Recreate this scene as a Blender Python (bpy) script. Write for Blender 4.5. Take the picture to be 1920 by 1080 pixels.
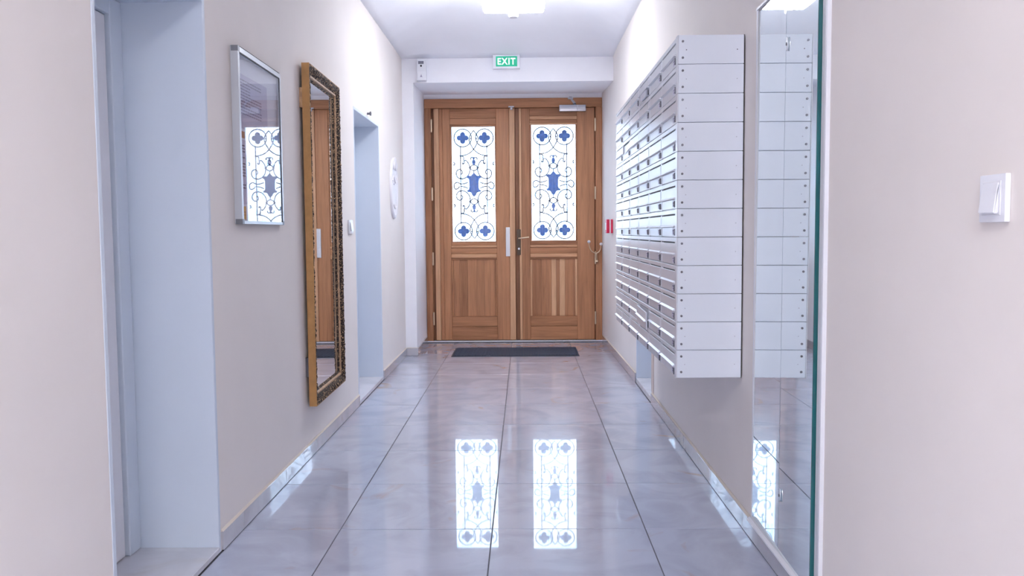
import bpy, bmesh, math, random
from mathutils import Vector, Matrix, noise

for _o in list(bpy.data.objects):
    bpy.data.objects.remove(_o)
random.seed(7)
SC = bpy.context.scene
COL = SC.collection

# ------------------------------------------------------------------ camera
PITCH, YAW, ROLL = 0.06673317, -0.0147179, -0.00797255
CAM_H = 1.16733811
FPX = 1585.9024
cp, sp = math.cos(PITCH), math.sin(PITCH)
cy, sy = math.cos(YAW), math.sin(YAW)
cr, sr = math.cos(ROLL), math.sin(ROLL)
fwd = Vector((sy * cp, cy * cp, -sp))
rgt = Vector((cy, -sy, 0.0))
upv = rgt.cross(fwd)
r2 = rgt * cr + upv * sr
u2 = upv * cr - rgt * sr
cam_data = bpy.data.cameras.new('camera')
cam = bpy.data.objects.new('camera', cam_data)
COL.objects.link(cam)
mw = Matrix(((r2.x, u2.x, -fwd.x, 0.0), (r2.y, u2.y, -fwd.y, 0.0), (r2.z, u2.z, -fwd.z, CAM_H), (0, 0, 0, 1)))
cam.matrix_world = mw
cam_data.sensor_fit = 'HORIZONTAL'
cam_data.sensor_width = 36.0
cam_data.lens = FPX / 1920.0 * 36.0
cam_data.clip_start = 0.05
SC.camera = cam

# ------------------------------------------------------------------ sky, exposure
world = bpy.data.worlds.new('overcast_sky')
SC.world = world
world.use_nodes = True
wb = world.node_tree.nodes['Background']
wb.inputs['Color'].default_value = (0.68, 0.83, 1.0, 1)
wb.inputs['Strength'].default_value = 8.0
SC.view_settings.view_transform = 'Standard'
SC.view_settings.look = 'None'
SC.view_settings.exposure = 0.08
SC.view_settings.gamma = 1.0
SC.view_settings.use_curve_mapping = False
SC.cycles.max_bounces = 14
SC.cycles.diffuse_bounces = 8
SC.cycles.glossy_bounces = 6
SC.cycles.transparent_max_bounces = 12
SC.cycles.caustics_reflective = False
SC.cycles.caustics_refractive = False
SC.cycles.sample_clamp_indirect = 8.0
LAMP_FAR = 38.0          # radiance of the frosted dish by the entrance
LAMP_NEAR = 116.0         # radiance of the same lamp over the near half
LAMP_COL = (0.93, 0.955, 1.0)


# ------------------------------------------------------------------ materials
def new_mat(name):
    m = bpy.data.materials.new(name)
    m.use_nodes = True
    nt = m.node_tree
    return m, nt, nt.nodes['Principled BSDF']


def plain(name, col, rough=0.5, metal=0.0, spec=0.5, var=0.0, vscale=6.0, bump=0.0, bscale=60.0, coat=0.0):
    m, nt, b = new_mat(name)
    b.inputs['Base Color'].default_value = (*col, 1)
    b.inputs['Roughness'].default_value = rough
    b.inputs['Metallic'].default_value = metal
    b.inputs['Specular IOR Level'].default_value = spec
    b.inputs['Coat Weight'].default_value = coat
    b.inputs['Coat Roughness'].default_value = 0.06
    geo = nt.nodes.new('ShaderNodeNewGeometry')
    if var > 0:
        n = nt.nodes.new('ShaderNodeTexNoise')
        n.inputs['Scale'].default_value = vscale
        n.inputs['Detail'].default_value = 5
        nt.links.new(geo.outputs['Position'], n.inputs['Vector'])
        r = nt.nodes.new('ShaderNodeValToRGB')
        r.color_ramp.elements[0].position = 0.3
        r.color_ramp.elements[1].position = 0.7
        r.color_ramp.elements[0].color = (*[c * (1 - var) for c in col], 1)
        r.color_ramp.elements[1].color = (*[min(1, c * (1 + var)) for c in col], 1)
        nt.links.new(n.outputs['Fac'], r.inputs['Fac'])
        nt.links.new(r.outputs['Color'], b.inputs['Base Color'])
    if bump > 0:
        n2 = nt.nodes.new('ShaderNodeTexNoise')
        n2.inputs['Scale'].default_value = bscale
        n2.inputs['Detail'].default_value = 3
        nt.links.new(geo.outputs['Position'], n2.inputs['Vector'])
        bp = nt.nodes.new('ShaderNodeBump')
        bp.inputs['Strength'].default_value = bump
        bp.inputs['Distance'].default_value = 0.004
        nt.links.new(n2.outputs['Fac'], bp.inputs['Height'])
        nt.links.new(bp.outputs['Normal'], b.inputs['Normal'])
    return m


def wood(name, dark, light, axis, rough=0.42, grain=1.0):
    """Oak with the grain running along the given axis (0 x, 1 y, 2 z)."""
    m, nt, b = new_mat(name)
    geo = nt.nodes.new('ShaderNodeNewGeometry')
    oi = nt.nodes.new('ShaderNodeObjectInfo')
    mul = nt.nodes.new('ShaderNodeMath'); mul.operation = 'MULTIPLY'; mul.inputs[1].default_value = 37.0
    nt.links.new(oi.outputs['Random'], mul.inputs[0])
    add = nt.nodes.new('ShaderNodeVectorMath'); add.operation = 'ADD'
    nt.links.new(geo.outputs['Position'], add.inputs[0])
    nt.links.new(mul.outputs[0], add.inputs[1])
    mp = nt.nodes.new('ShaderNodeMapping')
    s = [26.0, 26.0, 26.0]; s[axis] = 1.6
    mp.inputs['Scale'].default_value = s
    nt.links.new(add.outputs[0], mp.inputs['Vector'])
    n = nt.nodes.new('ShaderNodeTexNoise')
    n.inputs['Scale'].default_value = 1.0
    n.inputs['Detail'].default_value = 6
    n.inputs['Roughness'].default_value = 0.62
    n.inputs['Distortion'].default_value = 0.6
    nt.links.new(mp.outputs['Vector'], n.inputs['Vector'])
    mp2 = nt.nodes.new('ShaderNodeMapping')
    s = [260.0, 260.0, 260.0]; s[axis] = 5.0
    mp2.inputs['Scale'].default_value = s
    nt.links.new(add.outputs[0], mp2.inputs['Vector'])
    n2 = nt.nodes.new('ShaderNodeTexNoise')
    n2.inputs['Scale'].default_value = 1.0
    n2.inputs['Detail'].default_value = 2
    nt.links.new(mp2.outputs['Vector'], n2.inputs['Vector'])
    mx = nt.nodes.new('ShaderNodeMath'); mx.operation = 'MULTIPLY_ADD'
    mx.inputs[1].default_value = 0.35
    nt.links.new(n2.outputs['Fac'], mx.inputs[0])
    nt.links.new(n.outputs['Fac'], mx.inputs[2])
    # tone of each board
    m2 = nt.nodes.new('ShaderNodeMath'); m2.operation = 'MULTIPLY_ADD'
    m2.inputs[1].default_value = 0.22 * grain; 
    nt.links.new(oi.outputs['Random'], m2.inputs[0])
    nt.links.new(mx.outputs[0], m2.inputs[2])
    r = nt.nodes.new('ShaderNodeValToRGB')
    r.color_ramp.elements[0].position = 0.45
    r.color_ramp.elements[1].position = 1.0
    r.color_ramp.elements[0].color = (*dark, 1)
    r.color_ramp.elements[1].color = (*light, 1)
    nt.links.new(m2.outputs[0], r.inputs['Fac'])
    nt.links.new(r.outputs['Color'], b.inputs['Base Color'])
    b.inputs['Roughness'].default_value = rough
    b.inputs['Specular IOR Level'].default_value = 0.4
    bp = nt.nodes.new('ShaderNodeBump')
    bp.inputs['Strength'].default_value = 0.15
    bp.inputs['Distance'].default_value = 0.002
    nt.links.new(n2.outputs['Fac'], bp.inputs['Height'])
    nt.links.new(bp.outputs['Normal'], b.inputs['Normal'])
    return m


def marble(name, base, vein, tan, rough, coat=0.0):
    m, nt, b = new_mat(name)
    geo = nt.nodes.new('ShaderNodeNewGeometry')
    oi = nt.nodes.new('ShaderNodeObjectInfo')
    mul = nt.nodes.new('ShaderNodeMath'); mul.operation = 'MULTIPLY'; mul.inputs[1].default_value = 53.0
    nt.links.new(oi.outputs['Random'], mul.inputs[0])
    add = nt.nodes.new('ShaderNodeVectorMath'); add.operation = 'ADD'
    nt.links.new(geo.outputs['Position'], add.inputs[0])
    nt.links.new(mul.outputs[0], add.inputs[1])

    def nz(scale, detail, dist):
        n = nt.nodes.new('ShaderNodeTexNoise')
        n.inputs['Scale'].default_value = scale
        n.inputs['Detail'].default_value = detail
        n.inputs['Distortion'].default_value = dist
        nt.links.new(add.outputs[0], n.inputs['Vector'])
        return n
    a = nz(3.2, 7, 1.2)
    r = nt.nodes.new('ShaderNodeValToRGB')
    e = r.color_ramp.elements
    e[0].position, e[0].color = 0.36, (*vein, 1)
    e[1].position, e[1].color = 0.58, (*base, 1)
    nt.links.new(a.outputs['Fac'], r.inputs['Fac'])
    c = nz(2.3, 5, 2.0)
    rc = nt.nodes.new('ShaderNodeValToRGB')
    ec = rc.color_ramp.elements
    ec[0].position, ec[0].color = 0.64, (0, 0, 0, 1)
    ec[1].position, ec[1].color = 0.76, (1, 1, 1, 1)
    nt.links.new(c.outputs['Fac'], rc.inputs['Fac'])
    mix = nt.nodes.new('ShaderNodeMix'); mix.data_type = 'RGBA'
    mix.inputs['B'].default_value = (*tan, 1)
    nt.links.new(rc.outputs['Color'], mix.inputs['Factor'])
    nt.links.new(r.outputs['Color'], mix.inputs['A'])
    nt.links.new(mix.outputs['Result'], b.inputs['Base Color'])
    b.inputs['Roughness'].default_value = rough
    b.inputs['Specular IOR Level'].default_value = 0.3 if coat else 0.5
    b.inputs['Coat Weight'].default_value = coat
    b.inputs['Coat Roughness'].default_value = 0.025
    return m


def emit(name, col, strength):
    m, nt, b = new_mat(name)
    b.inputs['Base Color'].default_value = (0.9, 0.9, 0.9, 1)
    b.inputs['Emission Color'].default_value = (*col, 1)
    b.inputs['Emission Strength'].default_value = strength
    return m


def thin_glass(name, tint, rough=0.02, streak=None, refl=1.0):
    m = bpy.data.materials.new(name)
    m.use_nodes = True
    nt = m.node_tree
    nt.nodes.remove(nt.nodes['Principled BSDF'])
    out = nt.nodes['Material Output']
    tr = nt.nodes.new('ShaderNodeBsdfTransparent')
    tr.inputs['Color'].default_value = (*tint, 1)
    gl = nt.nodes.new('ShaderNodeBsdfGlossy')
    gl.inputs['Roughness'].default_value = rough
    gl.inputs['Color'].default_value = (refl, refl, refl, 1)
    fr = nt.nodes.new('ShaderNodeFresnel')
    fr.inputs['IOR'].default_value = 1.52
    mx = nt.nodes.new('ShaderNodeMixShader')
    ge = nt.nodes.new('ShaderNodeNewGeometry')
    fm = nt.nodes.new('ShaderNodeMath'); fm.operation = 'SUBTRACT'; fm.use_clamp = True   # only the outer face reflects
    nt.links.new(fr.outputs['Fac'], fm.inputs[0])
    nt.links.new(ge.outputs['Backfacing'], fm.inputs[1])
    nt.links.new(fm.outputs[0], mx.inputs['Fac'])
    nt.links.new(tr.outputs[0], mx.inputs[1])
    nt.links.new(gl.outputs[0], mx.inputs[2])
    nt.links.new(mx.outputs[0], out.inputs['Surface'])
    if streak:
        geo = nt.nodes.new('ShaderNodeNewGeometry')
        mp = nt.nodes.new('ShaderNodeMapping')
        mp.inputs['Scale'].default_value = (70, 1, 4)
        nt.links.new(geo.outputs['Position'], mp.inputs['Vector'])
        n = nt.nodes.new('ShaderNodeTexNoise')
        n.inputs['Scale'].default_value = 1.0
        n.inputs['Detail'].default_value = 2
        n.inputs['Distortion'].default_value = 0.8
        nt.links.new(mp.outputs[0], n.inputs['Vector'])
        r = nt.nodes.new('ShaderNodeValToRGB')
        r.color_ramp.elements[0].position = 0.40
        r.color_ramp.elements[1].position = 0.46
        r.color_ramp.elements[0].color = (*streak, 1)
        r.color_ramp.elements[1].color = (*tint, 1)
        nt.links.new(n.outputs['Fac'], r.inputs['Fac'])
        nt.links.new(r.outputs['Color'], tr.inputs['Color'])
    return m


def gilt_carving(name):
    m, nt, b = new_mat(name)
    geo = nt.nodes.new('ShaderNodeNewGeometry')
    v = nt.nodes.new('ShaderNodeTexNoise')
    v.inputs['Scale'].default_value = 120
    v.inputs['Detail'].default_value = 3
    nt.links.new(geo.outputs['Position'], v.inputs['Vector'])
    r = nt.nodes.new('ShaderNodeValToRGB')
    e = r.color_ramp.elements
    e[0].position, e[0].color = 0.54, (0.022, 0.011, 0.007, 1)
    e[1].position, e[1].color = 0.66, (0.62, 0.40, 0.22, 1)
    nt.links.new(v.outputs['Fac'], r.inputs['Fac'])
    nt.links.new(r.outputs['Color'], b.inputs['Base Color'])
    b.inputs['Roughness'].default_value = 0.6
    b.inputs['Specular IOR Level'].default_value = 0.25
    return m


M = {}
M['wall'] = plain('wall_plaster', (0.805, 0.752, 0.718), 0.75, var=0.025, vscale=2.0, bump=0.06, bscale=25)
M['ceiling'] = plain('ceiling_plaster', (0.90, 0.91, 0.96), 0.85, var=0.02, vscale=3)
M['beam'] = plain('white_plaster', (0.89, 0.89, 0.93), 0.8, var=0.015)
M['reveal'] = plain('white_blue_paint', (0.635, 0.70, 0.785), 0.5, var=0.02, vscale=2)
M['leaf_paint'] = plain('white_door_paint', (0.76, 0.76, 0.80), 0.4)
M['tile'] = marble('polished_floor_tile', (0.485, 0.52, 0.64), (0.405, 0.435, 0.545), (0.46, 0.38, 0.35), 0.24, coat=0.85)
M['skirt'] = marble('skirting_tile', (0.50, 0.49, 0.53), (0.42, 0.41, 0.45), (0.45, 0.39, 0.36), 0.20, coat=1.0)
M['step'] = marble('step_marble', (0.66, 0.66, 0.70), (0.56, 0.56, 0.60), (0.56, 0.54, 0.54), 0.25)
M['grout'] = plain('dark_grout', (0.10, 0.10, 0.12), 0.8)
M['caulk'] = plain('beige_caulk', (0.62, 0.55, 0.48), 0.7)
M['pavement'] = plain('pavement_stone', (0.40, 0.40, 0.42), 0.8, var=0.1)
D, L = (0.245, 0.100, 0.042), (0.53, 0.250, 0.120)
M['oak_z'] = wood('oak_upright', D, L, 2)
M['oak_x'] = wood('oak_crosswise', D, L, 0)
M['oak_pale'] = wood('oak_pale_upright', (0.46, 0.235, 0.12), (0.78, 0.47, 0.27), 2)
M['oak_pale_x'] = wood('oak_pale_crosswise', (0.42, 0.205, 0.10), (0.72, 0.40, 0.22), 0)
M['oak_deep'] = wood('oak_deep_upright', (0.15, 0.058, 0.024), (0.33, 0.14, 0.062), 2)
M['sill'] = plain('bright_sill_metal', (0.70, 0.73, 0.80), 0.38, 0.35)
M['steel'] = plain('brushed_steel', (0.62, 0.63, 0.68), 0.28, 1.0)
M['alu'] = plain('matt_aluminium', (0.60, 0.63, 0.68), 0.35, 0.75)
M['alu_dark'] = plain('dark_aluminium', (0.22, 0.23, 0.26), 0.4, 0.7)
M['brass'] = plain('pale_brass', (0.72, 0.58, 0.42), 0.3, 0.9)
M['bronze'] = plain('dark_bronze', (0.10, 0.07, 0.05), 0.4, 0.6)
M['film'] = plain('crinkled_film', (0.72, 0.73, 0.77), 0.25, 0.3, bump=0.9, bscale=45)
M['black'] = plain('black_gap', (0.012, 0.012, 0.015), 0.6)
M['iron_haze_blue'] = plain('iron_with_blue_haze', (0.13, 0.27, 0.66), 0.7, var=0.15, vscale=40)  # blue haze of the bright glass painted into the iron's colour
M['iron_rod'] = plain('grey_iron_rod', (0.15, 0.17, 0.22), 0.6)
M['pane'] = thin_glass('reeded_door_glass', (0.97, 0.98, 1.0), 0.03, streak=(0.72, 0.87, 0.98))
M['board_glass'] = thin_glass('noticeboard_glass', (0.95, 0.96, 0.98), 0.012)
M['mirror'] = plain('silvered_mirror', (0.86, 0.89, 0.90), 0.0, 1.0)
M['mirror_r'] = plain('cool_mirror', (0.83, 0.90, 0.93), 0.0, 1.0)
M['teal'] = plain('green_glass_edge', (0.01, 0.10, 0.11), 0.1)
M['ochre'] = plain('ochre_frame_side', (0.42, 0.215, 0.070), 0.5, var=0.10, vscale=30)
M['carved'] = gilt_carving('gilt_carving')
M['gilt'] = plain('worn_gilt', (0.45, 0.28, 0.16), 0.4, 0.3, var=0.3, vscale=60)
M['box'] = plain('white_enamel', (0.80, 0.82, 0.875), 0.24, spec=0.6)
M['plate'] = plain('white_plate_enamel', (0.83, 0.88, 0.96), 0.35, var=0.02, vscale=2)
M['window'] = plain('grey_label_window', (0.58, 0.60, 0.68), 0.3)
M['lock'] = plain('lock_metal', (0.16, 0.16, 0.19), 0.35, 0.6)
M['ink'] = plain('printed_ink', (0.10, 0.10, 0.16), 0.7)
M['ink_soft'] = plain('faded_ink', (0.30, 0.28, 0.38), 0.8)
M['paper'] = plain('lilac_paper', (0.60, 0.58, 0.70), 0.8, var=0.03)
M['paper_white'] = plain('white_paper', (0.78, 0.79, 0.84), 0.8)
M['orange'] = plain('orange_print', (0.50, 0.22, 0.10), 0.7)
M['yellow'] = plain('yellow_print', (0.72, 0.42, 0.09), 0.7)
M['plastic'] = plain('white_plastic', (0.78, 0.79, 0.84), 0.3)
M['plastic_grey'] = plain('grey_plastic', (0.20, 0.20, 0.24), 0.4)
M['green'] = emit('lit_green_sign', (0.0, 0.36, 0.20), 0.55)
M['green'].node_tree.nodes['Principled BSDF'].inputs['Base Color'].default_value = (0.0, 0.30, 0.17, 1)
M['sign_white'] = emit('lit_white_letters', (0.85, 1.0, 0.95), 0.6)
M['red'] = plain('red_plastic', (0.55, 0.01, 0.06), 0.35)
M['mat'] = plain('slate_mat_fibre', (0.035, 0.045, 0.075), 0.85, var=0.25, vscale=60)
M['rubber'] = plain('mat_rubber', (0.022, 0.026, 0.04), 0.6)
M['plaster'] = plain('plaster_relief', (0.80, 0.78, 0.82), 0.6)
M['dish_far'] = emit('lit_frosted_glass', LAMP_COL, LAMP_FAR)
M['dish_near'] = emit('lit_frosted_glass_near', LAMP_COL, LAMP_NEAR)
M['bead'] = plain('white_corner_bead', (0.80, 0.81, 0.86), 0.45)
M['beige'] = plain('beige_casing', (0.66, 0.56, 0.50), 0.6)


# ------------------------------------------------------------------ mesh helpers
class MB:
    def __init__(s):
        s.bm = bmesh.new()

    def box(s, x0, x1, y0, y1, z0, z1, bev=0.0, seg=1):
        x0, x1 = min(x0, x1), max(x0, x1); y0, y1 = min(y0, y1), max(y0, y1); z0, z1 = min(z0, z1), max(z0, z1)
        v = [s.bm.verts.new((x, y, z)) for x in (x0, x1) for y in (y0, y1) for z in (z0, z1)]
        fs = [s.bm.faces.new([v[i] for i in f]) for f in ((0, 1, 3, 2), (4, 6, 7, 5), (0, 4, 5, 1), (2, 3, 7, 6), (0, 2, 6, 4), (1, 5, 7, 3))]
        if bev > 0:
            es = list({e for f in fs for e in f.edges})
            bmesh.ops.bevel(s.bm, geom=es, offset=bev, segments=seg, affect='EDGES', profile=0.7)
        return s

    def hexa(s, a, b):
        """Two quads (lists of four points, same order) joined into a solid."""
        va = [s.bm.verts.new(p) for p in a]; vb = [s.bm.verts.new(p) for p in b]
        s.bm.faces.new(va); s.bm.faces.new(vb[::-1])
        for i in range(4):
            j = (i + 1) % 4
            s.bm.faces.new((va[j], va[i], vb[i], vb[j]))
        return s

    def prism(s, pts, axis, a, b, bev=0.0):
        """Polygon pts (two other axes in order) extruded along axis from a to b."""
        def mk(p, t):
            q = list(p); q.insert(axis, t); return q
        va = [s.bm.verts.new(mk(p, a)) for p in pts]
        vb = [s.bm.verts.new(mk(p, b)) for p in pts]
        n = len(pts)
        fs = [s.bm.faces.new(va), s.bm.faces.new(vb[::-1])]
        for i in range(n):
            j = (i + 1) % n
            fs.append(s.bm.faces.new((va[j], va[i], vb[i], vb[j])))
        if bev > 0:
            bmesh.ops.bevel(s.bm, geom=list({e for f in fs[:2] for e in f.edges}), offset=bev, segments=1, affect='EDGES')
        return s

    def cyl(s, p0, p1, r0, r1=None, seg=12):
        r1 = r0 if r1 is None else r1
        p0, p1 = Vector(p0), Vector(p1)
        d = (p1 - p0).normalized()
        a = d.orthogonal().normalized(); b = d.cross(a)
        c0, c1 = [], []
        for i in range(seg):
            t = 2 * math.pi * i / seg
            o = a * math.cos(t) + b * math.sin(t)
            c0.append(s.bm.verts.new(p0 + o * r0)); c1.append(s.bm.verts.new(p1 + o * r1))
        for i in range(seg):
            j = (i + 1) % seg
            s.bm.faces.new((c0[i], c0[j], c1[j], c1[i]))
        s.bm.faces.new(c0[::-1]); s.bm.faces.new(c1)
        return s

    def tube(s, pts, r, seg=6, closed=False):
        pts = [Vector(p) for p in pts]
        n = len(pts)
        rings = []
        ref = None
        for i in range(n):
            if closed:
                d = pts[(i + 1) % n] - pts[i - 1]
            else:
                d = pts[min(i + 1, n - 1)] - pts[max(i - 1, 0)]
            d.normalize()
            if ref is None:
                ref = d.orthogonal().normalized()
            a = (ref - d * ref.dot(d)).normalized(); ref = a
            b = d.cross(a)
            rr = r[i] if isinstance(r, (list, tuple)) else r
            rings.append([s.bm.verts.new(pts[i] + (a * math.cos(2 * math.pi * k / seg) + b * math.sin(2 * math.pi * k / seg)) * rr) for k in range(seg)])
        for i in range(n if closed else n - 1):
            A, B = rings[i], rings[(i + 1) % n]
            for k in range(seg):
                l = (k + 1) % seg
                s.bm.faces.new((A[k], A[l], B[l], B[k]))
        if not closed:
            s.bm.faces.new(rings[0][::-1]); s.bm.faces.new(rings[-1])
        return s

    def lathe(s, prof, c=(0, 0, 0), axis='z', seg=32, sx=1.0, sy=1.0):
        """prof: (radius, height) list turned about an axis through c."""
        rings = []
        for r, h in prof:
            ring = []
            for i in range(seg):
                t = 2 * math.pi * i / seg
                p, q = r * math.cos(t) * sx, r * math.sin(t) * sy
                o = {'z': (p, q, h), 'x': (h, p, q), 'y': (p, h, q)}[axis]
                ring.append(s.bm.verts.new((c[0] + o[0], c[1] + o[1], c[2] + o[2])))
            rings.append(ring)
        for A, B in zip(rings, rings[1:]):
            for i in range(seg):
                j = (i + 1) % seg
                s.bm.faces.new((A[i], A[j], B[j], B[i]))
        s.bm.faces.new(rings[0][::-1]); s.bm.faces.new(rings[-1])
        return s

    def ball(s, c, r, seg=12):
        bmesh.ops.create_uvsphere(s.bm, u_segments=seg, v_segments=max(6, seg // 2), radius=r, matrix=Matrix.Translation(c))
        return s

    def xform(s, mat):
        bmesh.ops.transform(s.bm, matrix=mat, verts=s.bm.verts)
        return s

    def build(s, name, mat, parent=None, smooth=False, kind=None, label=None):
        bmesh.ops.recalc_face_normals(s.bm, faces=s.bm.faces)
        me = bpy.data.meshes.new(name)
        off = Vector((0, 0, 0))
        p = parent
        while p is not None:
            off += p.location
            p = p.parent
        if off.length > 0:
            bmesh.ops.translate(s.bm, vec=-off, verts=s.bm.verts)
        s.bm.to_mesh(me); s.bm.free()
        if smooth:
            for f in me.polygons:
                f.use_smooth = True
            try:
                me.set_sharp_from_angle(angle=math.radians(38))
            except Exception:
                pass
        me.materials.append(M[mat])
        o = bpy.data.objects.new(name, me)
        COL.objects.link(o)
        if parent is not None:
            o.parent = parent
        if kind:
            o['kind'] = kind
        if label:
            o['label'] = label
        return o


def B(*a, **k):
    return MB().box(*a, **k)


def thing(name, label, cat, loc=(0, 0, 0), group=None, kind=None):
    o = bpy.data.objects.new(name, None)
    o.empty_display_size = 0.05
    COL.objects.link(o)
    o.location = loc
    return tag(o, label, cat, group, kind)


def tag(o, label, cat, group=None, kind=None):
    o['label'] = label; o['category'] = cat
    if group: o['group'] = group
    if kind: o['kind'] = kind
    return o


def copy_tree(o, parent=None, loc=None):
    c = o.copy()
    COL.objects.link(c)
    if parent is not None:
        c.parent = parent
    if loc is not None:
        c.location = loc
    for ch in list(o.children):
        copy_tree(ch, c)
    return c


def spline(pts, n=8, closed=False):
    P = [Vector(p) for p in pts]
    out = []
    N = len(P)
    for i in range(N if closed else N - 1):
        p1, p2 = P[i], P[(i + 1) % N]
        p0 = P[i - 1] if (i > 0 or closed) else p1
        p3 = P[(i + 2) % N] if (i + 2 < N or closed) else p2
        for k in range(n):
            t = k / n
            out.append(0.5 * ((2 * p1) + (p2 - p0) * t + (2 * p0 - 5 * p1 + 4 * p2 - p3) * t * t + (3 * p1 - p0 - 3 * p2 + p3) * t ** 3))
    if not closed:
        out.append(P[-1])
    return out


# ------------------------------------------------------------------ room shell
XL, XR = -1.1245, 0.8555
YB = -3.0          # wall behind the camera
YN = 7.94          # face of the beam and nib before the entrance
YD = 8.95          # plane of the entrance frame
ZS = 2.77          # springing of the vault


def right_x(y):
    return XR - max(0.0, y - 6.5) * 0.0135


w = MB().prism([(YB, 0), (2.23, 0), (2.23, 2.0), (3.03, 2.0), (3.03, 0), (5.64, 0), (5.64, 2.005), (6.63, 2.005), (6.63, 0), (YN, 0), (YN, 3.3), (YB, 3.3)], 0, XL, XL - 0.45)
tag(w.build('wall_left', 'wall'), 'pale pinkish left corridor wall with two recessed white doorways', 'wall', kind='structure')
w = MB().prism([(YB, 0), (5.67, 0), (5.67, 2.0), (6.45, 2.0), (6.45, 0), (9.3, 0), (9.3, 3.3), (YB, 3.3)], 0, XR, XR + 0.45)
for v_ in w.bm.verts:
    v_.co.x -= max(0.0, v_.co.y - 6.5) * 0.0135
tag(w.build('wall_right', 'wall'), 'pale pinkish right corridor wall behind the letterboxes', 'wall', kind='structure')
tag(B(XL - 0.45, XR + 0.45, YB - 0.2, YB, 0, 3.3).build('wall_back', 'wall'), 'plain pale wall closing the corridor behind the viewer', 'wall', kind='structure')
# beam and plaster above the entrance, side nib
w = MB().prism([(YN, 2.55), (YD, 2.60), (YD, 2.555), (9.3, 2.555), (9.3, 3.3), (YN, 3.3)], 0, XL - 0.05, XR + 0.02)
tag(w.build('wall_far', 'beam'), 'white plaster beam and wall above the wooden entrance', 'wall', kind='structure')
w = MB().hexa([(-1.30, 8.95, 0), (-1.0365, 8.95, 0), (-1.0365, 9.3, 0), (-1.30, 9.3, 0)], [(-1.30, 8.95, 2.555), (-1.0365, 8.95, 2.555), (-1.0365, 9.3, 2.555), (-1.30, 9.3, 2.555)])
tag(w.build('wall_jamb', 'beam'), 'narrow white masonry edge beside the entrance frame', 'wall', kind='structure')
w = MB().hexa([(-1.20, YN, 0), (-1.018, YN, 0), (-1.040, 8.949, 0), (-1.20, 8.949, 0)], [(-1.20, YN, 2.5495), (-1.018, YN, 2.5495), (-1.040, 8.949, 2.5995), (-1.20, 8.949, 2.5995)])
tag(w.build('wall_nib', 'beam'), 'narrow white wall return left of the wooden entrance', 'wall', kind='structure')

# vaulted ceiling: coved bays springing from straight edges
bays = [(4.46, YN, 0.30), (1.0, 4.46, 0.30), (YB, 1.0, 0.32)]
c = MB()
nx = 28
for (ya, yb, h) in bays:
    ny = 36
    ym, ly = (ya + yb) / 2, (yb - ya) / 2
    grid = []
    for j in range(ny + 1):
        row = []
        for i in range(nx + 1):
            u = -1 + 2 * i / nx; t = -1 + 2 * j / ny
            a, b_ = abs(u), abs(t)          # four coves meeting in groins under the lamp
            k = 14.0
            s_ = (a ** k + b_ ** k) ** (1 / k)
            z = ZS + h * max(0.0, 1 - min(1, s_) ** 2.0)
            x = XL - 0.01 + (XR - XL + 0.02) * (u + 1) / 2
            row.append(c.bm.verts.new((x, ym + t * ly, z)))
        grid.append(row)
    for j in range(ny):
        for i in range(nx):
            c.bm.faces.new((grid[j][i], grid[j + 1][i], grid[j + 1][i + 1], grid[j][i + 1]))
bmesh.ops.remove_doubles(c.bm, verts=c.bm.verts, dist=0.0005)
cv = c.build('ceiling', 'ceiling', smooth=True)
so = cv.modifiers.new('thickness', 'SOLIDIFY'); so.thickness = 0.15; so.offset = 1.0
tag(cv, 'white vaulted plaster ceiling rising from straight wall edges', 'ceiling', kind='structure')

# floor: dark grout bed and polished tiles laid 0.6 m square
fl = B(XL - 0.05, XR + 0.05, YB, 8.98, -0.12, -0.0035).build('floor', 'grout')
tag(fl, 'polished grey white marble tile floor of the corridor', 'floor', kind='structure')
GX, GY, T, G = -0.1325, 3.2556, 0.6, 0.0042
xs = [XL + 0.006, GX - T, GX, GX + T, XR - 0.006]
ys = [YB] + [GY + T * k for k in range(-10, 10)] + [8.86]
tile_mesh = {}
for j in range(len(ys) - 1):
    for i in range(4):
        x0, x1, y0, y1 = xs[i] + G / 2, xs[i + 1] - G / 2, ys[j] + G / 2, ys[j + 1] - G / 2
        if i == 3 and y0 > 6.6:
            x1 = right_x(y1) - 0.004
        key = (round(x1 - x0, 4), round(y1 - y0, 4))
        if key not in tile_mesh:
            t = B(0, x1 - x0, 0, y1 - y0, -0.012, 0, 0.0009).build('floor_tile', 'tile', fl)
            tile_mesh[key] = t.data
        else:
            t = bpy.data.objects.new('floor_tile', tile_mesh[key]); COL.objects.link(t); t.parent = fl
        t.location = (x0, y0, random.uniform(-0.0003, 0.0003))


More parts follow.
